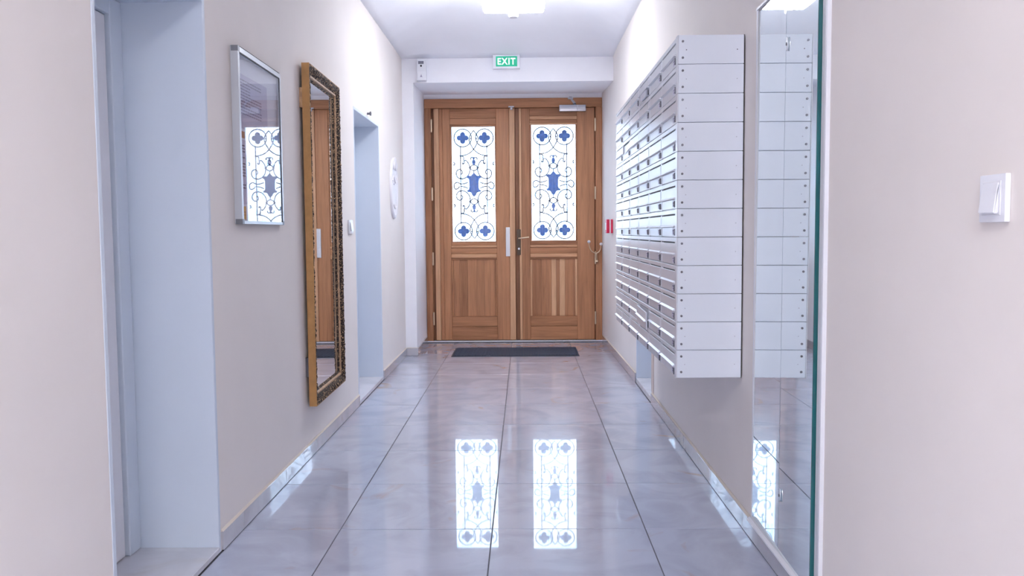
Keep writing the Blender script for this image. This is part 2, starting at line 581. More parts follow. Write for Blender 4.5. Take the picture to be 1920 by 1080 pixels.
# skirting tiles, with a beige caulk line along the top
def skirting(name, label, along, side, segs, cap_face):
    """along 'y' on the wall plane x=side, or 'x' on the plane y=side."""
    root = thing(name, label, 'skirting', (0, 0, 0), kind='structure')
    th, hh = 0.010, 0.072
    for (a, b) in segs:
        cuts = [a] + [GY + T * k for k in range(-10, 12) if a + 0.03 < GY + T * k < b - 0.03] + [b] if along == 'y' else [a, b]
        for p, q in zip(cuts, cuts[1:]):
            if along == 'y':
                sx = 1 if side < 0 else -1
                m_ = MB()
                m_.box(side - sx * 0.02, side + sx * th, p + 0.001, q - 0.001, 0.0025, hh, 0.0012)
                if side > 0:
                    for v_ in m_.bm.verts:
                        v_.co.x -= max(0.0, v_.co.y - 6.5) * 0.0135
                m_.build('skirting_tile', 'skirt', root)
                m2 = MB().hexa([(side, p, hh), (side + sx * th * 0.9, p, hh), (side + sx * 0.002, p, hh + 0.007), (side, p, hh + 0.007)],
                               [(side, q, hh), (side + sx * th * 0.9, q, hh), (side + sx * 0.002, q, hh + 0.007), (side, q, hh + 0.007)])
                if side > 0:
                    for v_ in m2.bm.verts:
                        v_.co.x -= max(0.0, v_.co.y - 6.5) * 0.0135
                m2.build('caulk_line', 'caulk', root)
            else:
                B(p, q, side - th, side + 0.02, 0.0025, hh, 0.0012).build('skirting_tile', 'skirt', root)
                B(p, q, side - th * 0.8, side, hh, hh + 0.006).build('caulk_line', 'caulk', root)
    return root


skirting('baseboard_left', 'low grey marble skirting tiles along the left wall', 'y', XL, [(YB, 2.225), (3.035, 5.635), (6.635, YN)], True)
skirting('baseboard_right', 'low grey marble skirting tiles along the right wall', 'y', XR, [(YB, 5.655), (6.455, 8.84)], True)
rt = skirting('baseboard_nib', 'short grey skirting tiles around the white wall return', 'x', YN, [(XL + 0.011, -1.008)], True)
MB().hexa([(-1.03, YN - 0.0, 0.0025), (-1.008, YN - 0.01, 0.0025), (-1.021, 8.84, 0.0025), (-1.05, 8.84, 0.0025)],
          [(-1.03, YN - 0.0, 0.072), (-1.008, YN - 0.01, 0.072), (-1.021, 8.84, 0.072), (-1.05, 8.84, 0.072)]).build('skirting_tile', 'skirt', rt)


# recessed side doorways
def doorway(tname, tlabel, dname, dlabel, sname, slabel, side, y0, y1, ztop, depth, zstep, gap):
    """Lined reveal, white leaf and marble step. side is the wall plane; y0, y1 the clear opening."""
    d = -1 if side < 0 else 1
    xb = side + d * depth
    t = thing(tname, tlabel, 'door lining', (side, (y0 + y1) / 2, 0), kind='structure')
    e = side - d * 0.0015
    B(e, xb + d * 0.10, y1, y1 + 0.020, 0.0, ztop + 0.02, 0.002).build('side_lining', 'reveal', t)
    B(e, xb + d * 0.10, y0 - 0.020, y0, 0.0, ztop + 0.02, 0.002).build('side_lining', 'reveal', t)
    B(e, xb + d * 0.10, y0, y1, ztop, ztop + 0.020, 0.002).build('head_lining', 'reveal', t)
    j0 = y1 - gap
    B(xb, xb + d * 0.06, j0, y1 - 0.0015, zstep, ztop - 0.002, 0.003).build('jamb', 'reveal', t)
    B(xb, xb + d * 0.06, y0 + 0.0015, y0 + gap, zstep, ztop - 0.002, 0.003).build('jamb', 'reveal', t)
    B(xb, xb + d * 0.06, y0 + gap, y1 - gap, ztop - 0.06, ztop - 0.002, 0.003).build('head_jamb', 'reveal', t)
    dr = thing(dname, dlabel, 'door', (xb, (y0 + y1) / 2, zstep), kind='structure')
    x0, x1 = xb + d * 0.014, xb + d * 0.054
    B(x0, x1, y0 + gap + 0.004, y1 - gap - 0.010, zstep + 0.004, ztop - 0.065, 0.002).build('door_panel', 'leaf_paint', dr)
    hy = y0 + gap + 0.06
    MB().box(x0 - d * 0.004, x0, hy - 0.02, hy + 0.02, 0.94, 1.14, 0.001).build('handle_plate', 'steel', dr)
    MB().tube([(x0, hy, 1.06), (x0 - d * 0.012, hy, 1.06), (x0 - d * 0.013, hy + 0.03, 1.06), (x0 - d * 0.013, hy + 0.11, 1.06)], 0.006, 8).build('door_handle', 'steel', dr, smooth=True)
    B(x0 + d * 0.045, x0 + d * 0.06, y0, y1, 0, ztop).build('backing', 'black', dr)
    st = B(side - d * 0.004, xb + d * 0.10, y0 + 0.001, y1 - 0.001, 0.002, zstep, 0.002).build(sname, 'step')
    tag(st, slabel, 'step', kind='structure')


doorway('trim_1', 'white lining of the large doorway at left front', 'door_3', 'plain white door deep in the large left doorway', 'trim_2',
        'pale marble step of the large left doorway', XL, 2.25, 3.01, 1.98, 0.285, 0.023, 0.085)
doorway('trim_3', 'white lining of the small doorway beyond the gilt mirror', 'door_4', 'white door hidden in the doorway beyond the gilt mirror', 'trim_4',
        'pale marble step of the doorway beyond the gilt mirror', XL, 5.66, 6.61, 1.985, 0.20, 0.030, 0.05)
doorway('trim_5', 'white lining of the right doorway behind the letterboxes', 'door_5', 'white door in the right doorway behind the letterboxes', 'trim_6',
        'pale marble step of the right doorway below the letterboxes', XR, 5.69, 6.43, 1.98, 0.20, 0.040, 0.05)
tag(B(XR - 0.004, XR + 0.005, 5.575, 5.668, 0.082, 2.05, 0.001).build('trim_7', 'beige'), 'narrow beige casing strip beside the right doorway', 'trim', kind='structure')
tm = thing('trim_8', 'white upright edge strip between wall mirror and near right wall', 'trim', (XR, 2.43, 0), kind='structure')
B(XR - 0.012, XR + 0.005, 2.398, 2.412, 0.0, 2.6, 0.004, 2).build('outer_bead', 'bead', tm, smooth=True)
B(XR - 0.006, XR + 0.005, 2.412, 2.452, 0.0, 2.6, 0.001).build('flat_strip', 'leaf_paint', tm)

# ground outside the entrance
pv = B(-4, 4, 9.0, 16, -0.2, -0.05).build('ground_outside', 'pavement')
tag(pv, 'grey pavement outside beyond the entrance glass', 'pavement', kind='structure')

# ------------------------------------------------------------------ entrance: frame and two leaves
YF_ = YD + 0.010
fr = thing('trim_9', 'oak frame around the double entrance doors', 'door frame', (-0.1, YD, 0), kind='structure')
B(-1.036, 0.822, YD - 0.02, YD + 0.10, 2.458, 2.553, 0.004).build('frame_head', 'oak_x', fr)
B(-1.036, -0.968, YD - 0.02, YD + 0.10, 0.0, 2.458, 0.004).build('frame_jamb', 'oak_z', fr)
B(0.754, 0.822, YD - 0.02, YD + 0.10, 0.0, 2.458, 0.004).build('frame_jamb', 'oak_z', fr)

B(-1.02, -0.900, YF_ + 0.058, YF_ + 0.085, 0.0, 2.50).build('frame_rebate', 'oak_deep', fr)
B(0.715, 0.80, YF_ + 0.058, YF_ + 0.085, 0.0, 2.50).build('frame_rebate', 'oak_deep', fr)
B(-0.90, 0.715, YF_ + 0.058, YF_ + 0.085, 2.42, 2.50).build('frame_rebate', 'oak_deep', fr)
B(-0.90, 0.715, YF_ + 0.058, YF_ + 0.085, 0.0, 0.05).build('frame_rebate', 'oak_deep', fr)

th = thing('trim_10', 'bright metal threshold under the entrance doors', 'threshold', (-0.1, 8.90, 0), kind='structure')
B(-1.028, 0.820, 8.86, 9.06, -0.01, 0.010, 0.003).build('sill_plate', 'sill', th)
B(-1.028, 0.820, 8.885, 8.90, 0.010, 0.016, 0.002).build('sill_rib', 'sill', th)
B(-1.028, 0.820, 8.852, 8.860, -0.004, 0.006).build('sill_gap', 'black', th)


def hinge(parent, x, z, mat='brass'):
    m_ = MB()
    m_.cyl((x, YD - 0.028, z - 0.06), (x, YD - 0.028, z + 0.06), 0.010, seg=10)
    m_.ball((x, YD - 0.028, z + 0.062), 0.009, 8)
    m_.ball((x, YD - 0.028, z - 0.062), 0.009, 8)
    m_.build('hinge', mat, parent, smooth=True)


def quatrefoil_pts(cx, cz, r):
    pts = []
    n = 64
    for i in range(n):
        a = 2 * math.pi * i / n
        # four round lobes with small cusps between them
        th_ = (a + math.pi / 4) % (math.pi / 2) - math.pi / 4
        c_, q_ = 0.54 * r, 0.43 * r
        s_ = q_ * q_ - (c_ * math.sin(th_)) ** 2
        rr = c_ * math.cos(th_) + math.sqrt(s_) if s_ > 0 else 0.54 * r
        rr = max(rr, 0.54 * r)
        pts.append((cx + rr * math.cos(a), cz + rr * math.sin(a)))
    return pts


def grille(parent, gx0, gx1, ztop, zbot):
    """Wrought-iron grille behind one pane: u across 0..1, d metres down from the top."""
    W, Hh = gx1 - gx0, ztop - zbot
    Y = YD + 0.095
    X = lambda u: gx0 + u * W
    Z = lambda d: ztop - d
    g = MB()
    o = 0.02
    for (a, b) in (((gx0 - o, zbot - o), (gx1 + o, zbot - o)), ((gx1 + o, zbot - o), (gx1 + o, ztop + o)), ((gx1 + o, ztop + o), (gx0 - o, ztop + o)), ((gx0 - o, ztop + o), (gx0 - o, zbot - o))):
        g.cyl((a[0], Y, a[1]), (b[0], Y, b[1]), 0.007, seg=6)
    g = g.build('iron_grille', 'iron_rod', parent)
    R = 0.0062

    def P(u, d, flip=False, mir=False):
        if mir: u = 1 - u
        if flip: d = Hh - d
        return (X(u), Y, Z(d))

    def rod(pts, name='scroll', r=R, n=7, **k):
        MB().tube(spline([P(u, d, **k) for u, d in pts], n), r, 6).build(name, 'iron_rod', g, smooth=True)

    for mir in (False, True):
        m_ = MB().tube([P(0.19, 0.198, mir=mir), P(0.19, Hh - 0.198, mir=mir)], 0.0060, 6)
        m_.build('upright_bar', 'iron_rod', g)
        for flip in (False, True):
            k = dict(flip=flip, mir=mir)
            # quatrefoil and its circle
            cx, _, cz = P(0.245, 0.108, **k)
            MB().prism(quatrefoil_pts(cx, cz, 0.064), 1, Y - 0.006, Y + 0.006).build('quatrefoil', 'iron_haze_blue', g)
            ring = [(cx + 0.093 * math.cos(a), Y, cz + 0.093 * math.sin(a)) for a in [2 * math.pi * i / 40 for i in range(40)]]
            MB().tube(ring, R, 6, closed=True).build('ring', 'iron_rod', g, smooth=True)
            m_ = MB(); m_.ball((cx + (0.086 if not mir else -0.086), Y, cz - 0.006), 0.009, 8)
            m_.build('bead', 'iron_rod', g, smooth=True)
            # crossing ribbon from the top centre to the far bar
            rod([(0.50, 0.030), (0.585, 0.085), (0.60, 0.140), (0.50, 0.227), (0.36, 0.278), (0.19, 0.297)], **k)
            # hook at the bar and the large C scroll
            rod([(0.23, 0.368), (0.245, 0.382), (0.275, 0.372), (0.27, 0.352), (0.32, 0.345), (0.385, 0.385), (0.41, 0.44), (0.375, 0.495), (0.29, 0.53), (0.19, 0.538),
                 (0.115, 0.52), (0.085, 0.485), (0.105, 0.452), (0.165, 0.438), (0.215, 0.452), (0.225, 0.478), (0.195, 0.492)], **k)
            m_ = MB(); m_.ball(P(0.24, 0.375, **k), 0.010, 8); m_.build('bead', 'iron_rod', g, smooth=True)
            rod([(0.19, 0.297), (0.255, 0.306), (0.262, 0.345)], **k)
            rod([(0.02, 0.362), (0.05, 0.372), (0.045, 0.392), (0.02, 0.388)], n=4, **k)
            for d in (0.198, 0.297, 0.535):
                m_ = MB(); m_.box(*sum(([c_ - 0.009, c_ + 0.009] for c_ in P(0.19, d, **k)), []), bev=0.002)
                m_.build('collar', 'iron_rod', g)
        # side loop at mid height
        k = dict(mir=mir)
        rod([(0.36, 0.575), (0.28, 0.588), (0.19, 0.592), (0.11, 0.575), (0.045, 0.590), (0.03, 0.618), (0.06, 0.645), (0.12, 0.64), (0.165, 0.615)], **k)
        rod([(0.36, 0.640), (0.28, 0.624), (0.19, 0.618)], **k)
    # urn in the middle
    half = [(0.0, 0.483), (0.018, 0.505), (0.030, 0.520), (0.045, 0.516), (0.068, 0.524), (0.066, 0.540), (0.050, 0.550), (0.045, 0.580), (0.044, 0.640), (0.050, 0.664),
            (0.066, 0.674), (0.060, 0.690), (0.040, 0.690), (0.026, 0.700), (0.018, 0.722), (0.0, 0.742)]
    cx = X(0.5); dc = Hh / 2 - 0.6125
    poly = [(cx + a * 1.14, Z(d + dc)) for a, d in half] + [(cx - a * 1.14, Z(d + dc)) for a, d in half[-2:0:-1]]
    MB().prism(poly, 1, Y - 0.007, Y + 0.007).build('urn_plaque', 'iron_haze_blue', g)
    for flip in (False, True):
        ring = [(cx + 0.036 * math.cos(a), Y, P(0.5, 0.422, flip)[2] + 0.030 * math.sin(a)) for a in [2 * math.pi * i / 28 for i in range(28)]]
        MB().tube(ring, R, 6, closed=True).build('ring', 'iron_rod', g, smooth=True)
        for s_ in (-1, 1):
            m_ = MB(); m_.ball((cx + s_ * 0.046, Y, P(0.5, 0.422, flip)[2]), 0.010, 8); m_.build('bead', 'iron_rod', g, smooth=True)
        rod([(0.5, 0.452), (0.5, 0.49)], flip=flip, n=2, r=0.005)
        bud = [(0.0, 0.300), (0.010, 0.318), (0.007, 0.335), (0.018, 0.350), (0.020, 0.372), (0.008, 0.392), (0.0, 0.394)]
        pl = [(cx + a, P(0.5, d, flip)[2]) for a, d in bud] + [(cx - a, P(0.5, d, flip)[2]) for a, d in bud[-2:0:-1]]
        MB().prism(pl, 1, Y - 0.006, Y + 0.006).build('leaf_bud', 'iron_haze_blue', g)
        for s_ in (-1, 1):
            rod([(0.5, 0.330), (0.5 + s_ * 0.035, 0.312), (0.5 + s_ * 0.075, 0.322), (0.5 + s_ * 0.07, 0.338)], flip=flip, n=4)
    return g


YF = YD + 0.010      # face of the leaves


def leaf(name, label, x0, x1, strips, st_l, st_r, gx0, gx1, gz1, gz0, right):
    o = thing(name, label, 'door', ((x0 + x1) / 2, YF, 0.012), kind='structure')
    yb = YF + 0.055
    zt = 2.455
    for (a, b, dy, mat) in strips:                      # slim upright strips at the meeting and hinge edges
        B(a, b, YF + dy, yb, 0.014, zt, 0.003).build('edge_strip', mat, o)
    B(st_l[0], st_l[1], YF, yb, 0.014, zt, 0.003).build('stile', 'oak_z', o)
    B(st_r[0], st_r[1], YF, yb, 0.014, zt, 0.003).build('stile', 'oak_z', o)
    a, b = st_l[1], st_r[0]
    # top rail
    if right:
        B(a, b, YF + 0.001, yb, 2.372, zt, 0.003).build('top_rail', 'oak_x', o)
        B(a, b, YF - 0.006, yb, 2.334, 2.371, 0.004).build('moulding', 'oak_pale_x', o)
        B(a, b, YF + 0.004, yb, 2.300, 2.333, 0.003).build('top_rail', 'oak_x', o)
        B(a - 0.0, b + 0.0, YF - 0.004, yb, gz1, 2.299, 0.003).build('moulding', 'oak_pale_x', o)
    else:
        B(a, b, YF + 0.001, yb, 2.355, zt, 0.003).build('top_rail', 'oak_x', o)
        B(a, b, YF + 0.003, yb, 2.290, 2.354, 0.003).build('top_rail', 'oak_x', o)
        B(a, b, YF + 0.008, yb, gz1, 2.289, 0.003).build('moulding', 'oak_x', o)
    # bead around the pane
    B(a, gx0, YF + 0.012, yb, gz0, gz1, 0.003).build('glazing_bead', 'oak_z', o)
    B(gx1, b, YF + 0.012, yb, gz0, gz1, 0.003).build('glazing_bead', 'oak_z', o)
    # rails between pane and panel
    B(a, b, YF + 0.006, yb, 1.026, gz0, 0.004).build('glazing_bead', 'oak_x', o)
    B(a, b, YF - 0.008, yb, 0.998, 1.025, 0.005).build('moulding', 'oak_pale_x', o)
    B(a, b, YF + 0.002, yb, 0.935, 0.997, 0.003).build('middle_rail', 'oak_x', o)
    B(a, b, YF - 0.008, yb, 0.890, 0.934, 0.006).build('moulding', 'oak_pale_x', o)
    B(a, b, YF + 0.004, yb, 0.874, 0.889, 0.003).build('middle_rail', 'oak_x', o)
    # sunk panel built of boards
    pa, pb = a + 0.022, b - 0.022
    B(a, pa, YF + 0.004, yb, 0.268, 0.873, 0.004).build('panel_bead', 'oak_pale' if right else 'oak_z', o)
    B(pb, b, YF + 0.004, yb, 0.268, 0.873, 0.004).build('panel_bead', 'oak_pale' if right else 'oak_z', o)
    if right:
        cuts = [0, .09, .215, .325, .45, .555, .64, .76, .955, 1.0]
        mats = ['oak_z', 'oak_z', 'oak_z', 'oak_z', 'oak_pale', 'oak_z', 'oak_pale', 'oak_z', 'oak_z']
    else:
        cuts = [0, .14, .34, .56, .74, .88, 1.0]
        mats = ['oak_z'] * 6
    for p, q, mt in zip(cuts, cuts[1:], mats):
        B(pa + (pb - pa) * p, pa + (pb - pa) * q - 0.0006, YF + 0.020, YF + 0.045, 0.268, 0.873, 0.001).build('panel_board', mt, o)
    B(a, b, YF + 0.002, yb, 0.160, 0.267, 0.004).build('bottom_rail', 'oak_x', o)
    B(a, b, YF + 0.000, yb, 0.014, 0.159, 0.004).build('bottom_rail', 'oak_x', o)
    for (p0, p1, q0, q1) in ((x0 + 0.002, gx0 - 0.004, 0.016, 2.452), (gx1 + 0.004, x1 - 0.002, 0.016, 2.452)):
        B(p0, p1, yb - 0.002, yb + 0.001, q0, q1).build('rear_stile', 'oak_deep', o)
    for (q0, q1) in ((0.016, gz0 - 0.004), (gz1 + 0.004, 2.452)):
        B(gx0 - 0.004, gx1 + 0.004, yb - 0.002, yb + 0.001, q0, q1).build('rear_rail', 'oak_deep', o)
    # pane and grille
    B(gx0 - 0.003, gx1 + 0.003, YF + 0.034, YF + 0.038, gz0 - 0.003, gz1 + 0.003).build('glass_pane', 'pane', o)
    grille(o, gx0, gx1, gz1, gz0)
    return o


d1 = leaf('door_1', 'left fixed oak leaf of the entrance with silver filmed plate', -0.940, -0.090,
          [(-0.940, -0.889, -0.012, 'oak_pale'), (-0.888, -0.851, 0.004, 'oak_z'), (-0.150, -0.092, -0.016, 'oak_pale')],
          (-0.850, -0.772), (-0.288, -0.151), -0.755, -0.302, 2.268, 1.066, False)
d2 = leaf('door_2', 'right opening oak leaf of the entrance with bronze handle', -0.088, 0.744,
          [(-0.088, -0.048, 0.004, 'oak_deep'), (-0.047, -0.022, -0.004, 'oak_pale')],
          (-0.021, 0.064), (0.562, 0.744), 0.084, 0.547, 2.281, 1.071, True)
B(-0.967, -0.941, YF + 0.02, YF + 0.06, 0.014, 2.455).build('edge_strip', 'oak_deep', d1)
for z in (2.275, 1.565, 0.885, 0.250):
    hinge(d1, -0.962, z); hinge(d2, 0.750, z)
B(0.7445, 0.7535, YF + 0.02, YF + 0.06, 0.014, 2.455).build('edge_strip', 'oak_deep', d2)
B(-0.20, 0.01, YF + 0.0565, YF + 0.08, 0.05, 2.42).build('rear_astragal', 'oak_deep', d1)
# filmed push plate on the fixed leaf
m_ = MB(); m_.box(-0.193, -0.133, YF - 0.014, YF + 0.0005, 0.905, 1.212, 0.005, 2)
m_.build('push_plate', 'film', d1, label='long plate still wrapped in crinkled protective film')
# lock plate, lever, keyhole on the opening leaf
pl = MB().box(-0.075, -0.035, YF - 0.016, YF - 0.004, 0.918, 1.190, 0.006, 2).build('lock_plate', 'bronze', d2, smooth=True)
MB().tube([(-0.055, YF - 0.014, 1.094), (-0.055, YF - 0.058, 1.094), (-0.048, YF - 0.064, 1.095), (0.0, YF - 0.064, 1.100), (0.052, YF - 0.062, 1.106)], 0.0085, 10).build('lever', 'brass', pl, smooth=True, label='brass lever')
MB().cyl((-0.055, YF - 0.020, 0.985), (-0.055, YF - 0.012, 0.985), 0.011, seg=12).build('key_cylinder', 'steel', pl)
# door closer at the top
cl = thing('door_closer', 'silver door closer at the top of the right entrance leaf', 'door closer', (0.513, YF - 0.02, 2.41))
MB().box(0.376, 0.652, YF - 0.062, YF, 2.410, 2.476, 0.008, 2).build('closer_body', 'steel', cl, smooth=True)
B(0.380, 0.648, YF - 0.066, YF - 0.061, 2.434, 2.452, 0.002).build('face_stripe', 'plastic', cl)
B(0.556, 0.568, YF - 0.067, YF - 0.060, 2.412, 2.474, 0.001).build('joint_band', 'plastic', cl)
MB().cyl((0.535, YF - 0.032, 2.476), (0.535, YF - 0.032, 2.494), 0.016, seg=14).build('spindle', 'alu_dark', cl)
MB().hexa([(0.525, YF - 0.045, 2.486), (0.550, YF - 0.035, 2.486), (0.505, YF - 0.022, 2.556), (0.478, YF - 0.030, 2.556)],
          [(0.525, YF - 0.045, 2.494), (0.550, YF - 0.035, 2.494), (0.505, YF - 0.022, 2.566), (0.478, YF - 0.030, 2.566)]).build('closer_arm', 'steel', cl)
B(0.465, 0.520, YD - 0.045, YD - 0.018, 2.535, 2.552, 0.003).build('arm_bracket', 'steel', cl)
# rod fixings
bt = thing('flush_bolt', 'small steel bolt catch at the top of the left entrance leaf', 'bolt', (-0.125, YD, 2.44))
B(-0.155, -0.095, YD - 0.030, YD - 0.018, 2.458, 2.472, 0.002).build('bolt_keep', 'steel', bt)
B(-0.135, -0.112, YD - 0.026, YD - 0.004, 2.435, 2.458, 0.002).build('bolt_tongue', 'steel', bt)
# curved pull with ball ends at the hinge side
hk = thing('curved_hook', 'small curved metal hook with white ball ends on the right leaf edge', 'hook', (0.757, YD - 0.03, 0.93))
arc = [(0.681, YD - 0.045, 1.045), (0.684, YD - 0.050, 1.010), (0.697, YD - 0.052, 0.970), (0.722, YD - 0.052, 0.944), (0.757, YD - 0.052, 0.934), (0.785, YD - 0.052, 0.948), (0.802, YD - 0.052, 0.978), (0.808, YD - 0.048, 1.020)]
MB().tube(spline(arc, 6), 0.0055, 8).build('curved_rod', 'brass', hk, smooth=True)
for p in (arc[0], arc[-1]):
    MB().ball((p[0], p[1], p[2] + 0.008), 0.017, 14).build('ball_end', 'plastic', hk, smooth=True)
MB().tube([(0.760, YD - 0.052, 0.934), (0.762, YD - 0.046, 0.90), (0.764, YD - 0.032, 0.85)], 0.006, 8).build('stem', 'brass', hk, smooth=True)
m_ = MB(); m_.cyl((0.764, YD - 0.045, 0.85), (0.764, YD - 0.0215, 0.85), 0.012, seg=12); m_.build('wall_plate', 'brass', hk)

# ------------------------------------------------------------------ door mat
mt = thing('door_mat', 'dark slate blue door mat in front of the entrance', 'mat', (-0.085, 8.14, 0))
B(-0.690, 0.512, 7.852, 8.432, 0.0005, 0.006, 0.002).build('rubber_base', 'rubber', mt)
m_ = MB()
for i in range(75):
    x = -0.672 + i * 0.01575
    m_.box(x, x + 0.0115, 7.872, 8.412, 0.005, 0.0105 + 0.001 * (i % 2))
m_.build('pile_ribs', 'mat', mt, kind='stuff')

# ------------------------------------------------------------------ ceiling lamps
def ceiling_lamp(y, zc, mat, label):
    x = -0.065
    z0 = 2.800
    t = thing('ceiling_lamp', label, 'lamp', (x, y, zc), group=None)
    MB().lathe([(0.0, zc + 0.02), (0.065, zc + 0.02), (0.065, zc - 0.004), (0.05, zc - 0.022), (0.012, zc - 0.03), (0.0, zc - 0.03)], (x, y, 0), seg=28).build('ceiling_rose', 'steel', t, smooth=True)
    MB().cyl((x, y, z0 - 0.02), (x, y, zc - 0.02), 0.010, seg=12).build('stem', 'steel', t, smooth=True)
    # square frosted plate, its rim bent down
    d = MB()
    n, hw = 16, 0.225
    lay = []
    for dz in (0.0, 0.012):
        g_ = []
        for q in range(n + 1):
            row = []
            for p in range(n + 1):
                u, t_ = -1 + 2 * p / n, -1 + 2 * q / n
                e = max(abs(u), abs(t_))
                k = 1 - 0.04 * abs(u * t_) ** 3
                row.append(d.bm.verts.new((x + u * hw * k, y + t_ * hw * k, z0 + dz - 0.010 * e ** 4)))
            g_.append(row)
        lay.append(g_)
    for g_ in lay:
        for q in range(n):
            for p in range(n):
                d.bm.faces.new((g_[q][p], g_[q][p + 1], g_[q + 1][p + 1], g_[q + 1][p]))
    A, Bq = lay
    for p in range(n):
        d.bm.faces.new((A[0][p], A[0][p + 1], Bq[0][p + 1], Bq[0][p])); d.bm.faces.new((A[n][p], A[n][p + 1], Bq[n][p + 1], Bq[n][p]))
        d.bm.faces.new((A[p][0], A[p + 1][0], Bq[p + 1][0], Bq[p][0])); d.bm.faces.new((A[p][n], A[p + 1][n], Bq[p + 1][n], Bq[p][n]))
    d.build('glass_plate', mat, t, smooth=True)
    MB().lathe([(0.0, z0 + 0.002), (0.014, z0 + 0.002), (0.014, z0 - 0.035), (0.034, z0 - 0.045), (0.036, z0 - 0.090), (0.028, z0 - 0.098), (0.0, z0 - 0.098)], (x, y, 0), seg=24).build('finial', 'plastic', t, smooth=True)
    for su in (-1, 1):
        for st_ in (-1, 1):
            B(x + su * 0.150 - 0.010, x + su * 0.150 + 0.010, y + st_ * 0.212 - 0.006, y + st_ * 0.212 + 0.006, z0 - 0.016, z0 + 0.024, 0.002).build('plate_clip', 'steel', t)
    for k in range(3):
        a = math.radians(90 + 120 * k)
        px, py = x + 0.150 * math.cos(a), y + 0.150 * math.sin(a)
        MB().tube([(x, y, zc - 0.07), (x + 0.07 * math.cos(a), y + 0.07 * math.sin(a), zc - 0.10), (px, py, z0 + 0.09)], 0.005, 8).build('bulb_arm', 'steel', t, smooth=True)
        b_ = MB(); b_.lathe([(0.0, z0 + 0.055), (0.018, z0 + 0.058), (0.022, z0 + 0.070), (0.014, z0 + 0.088), (0.011, z0 + 0.10), (0.0, z0 + 0.10)], (px, py, 0), seg=14)
        b_.build('bulb', mat, t, smooth=True)
    return t


ceiling_lamp(6.2, ZS + 0.295, 'dish_far', 'bright square frosted glass lamp hanging below the vault near the entrance')
ceiling_lamp(-1.0, ZS + 0.315, 'dish_near', 'square frosted glass lamp above the near half of the corridor')

# ------------------------------------------------------------------ exit sign
ex = thing('exit_sign', 'green and white exit sign on the beam above the doors', 'sign', (-0.152, YN, 2.66))
MB().box(-0.277, -0.026, YN - 0.055, YN - 0.0005, 2.662, 2.788, 0.010, 2).build('sign_case', 'plastic', ex, smooth=True)
fc = B(-0.248, -0.052, YN - 0.058, YN - 0.054, 2.680, 2.772, 0.001).build('sign_face', 'green', ex)
ft = bpy.data.curves.new('exit_text', 'FONT')
ft.body = 'EXIT'; ft.size = 0.082; ft.extrude = 0.0012; ft.offset = 0.0018; ft.align_x = 'CENTER'; ft.align_y = 'CENTER'; ft.space_character = 1.16
fo = bpy.data.objects.new('exit_text', ft); COL.objects.link(fo)
bpy.context.view_layer.update()
me = bpy.data.meshes.new_from_object(fo.evaluated_get(bpy.context.evaluated_depsgraph_get()))
bpy.data.objects.remove(fo)
zs = [v_.co.y for v_ in me.vertices]; xs_ = [v_.co.x for v_ in me.vertices]
sx_, sz_ = 0.164 / (max(xs_) - min(xs_)), 0.060 / (max(zs) - min(zs))
cx_, cz_ = (max(xs_) + min(xs_)) / 2, (max(zs) + min(zs)) / 2
for v_ in me.vertices:
    a, b_, cc = v_.co
    v_.co = ((a - cx_) * sx_, -cc, (b_ - cz_) * sz_)
me.materials.append(M['sign_white'])
lt = bpy.data.objects.new('exit_lettering', me); COL.objects.link(lt); lt.parent = ex
lt.location = Vector((-0.150, YN - 0.0593, 2.726)) - ex.location
lt['label'] = 'white capital letters reading EXIT'

# ------------------------------------------------------------------ dispenser on the beam
ds = thing('air_freshener', 'white air freshener box on the beam left of the exit sign', 'dispenser', (-0.93, YN, 2.555))
MB().box(-0.974, -0.890, YN - 0.075, YN - 0.0005, 2.556, 2.752, 0.010, 2).build('case', 'plastic', ds, smooth=True)
MB().box(-0.966, -0.886, YN - 0.080, YN - 0.070, 2.558, 2.640, 0.006, 2).build('lower_cover', 'bead', ds, smooth=True)
B(-0.960, -0.910, YN - 0.077, YN - 0.074, 2.706, 2.732).build('display_window', 'plastic_grey', ds)
for k in range(3):
    B(-0.958 + 0.017 * k, -0.945 + 0.017 * k, YN - 0.0785, YN - 0.0765, 2.722, 2.731).build('display_cell', 'ink', ds)
MB().cyl((-0.934, YN - 0.079, 2.690), (-0.934, YN - 0.074, 2.690), 0.009, seg=16).build('sensor_eye', 'black', ds)
m_ = MB().prism([(-0.945, 2.588), (-0.922, 2.588), (-0.930, 2.604), (-0.932, 2.616), (-0.936, 2.604)], 1, YN - 0.0812, YN - 0.0798)
m_.build('printed_mark', 'ink_soft', ds)

# ------------------------------------------------------------------ letterboxes: 12 rows of 6
NR, NC = 12, 6
Z1, Z0 = 1.915, 0.585
RH = (Z1 - Z0) / NR
Y0M, Y1M = 3.3285, 5.500
CW = (Y1M - Y0M) / NC
XF, XK = 0.597, XR - 0.006
ordin = ['nearest', 'second', 'third', 'fourth', 'fifth', 'farthest']
rown = ['top', 'second', 'third', 'fourth', 'fifth', 'sixth', 'seventh', 'eighth', 'ninth', 'tenth', 'eleventh', 'bottom']


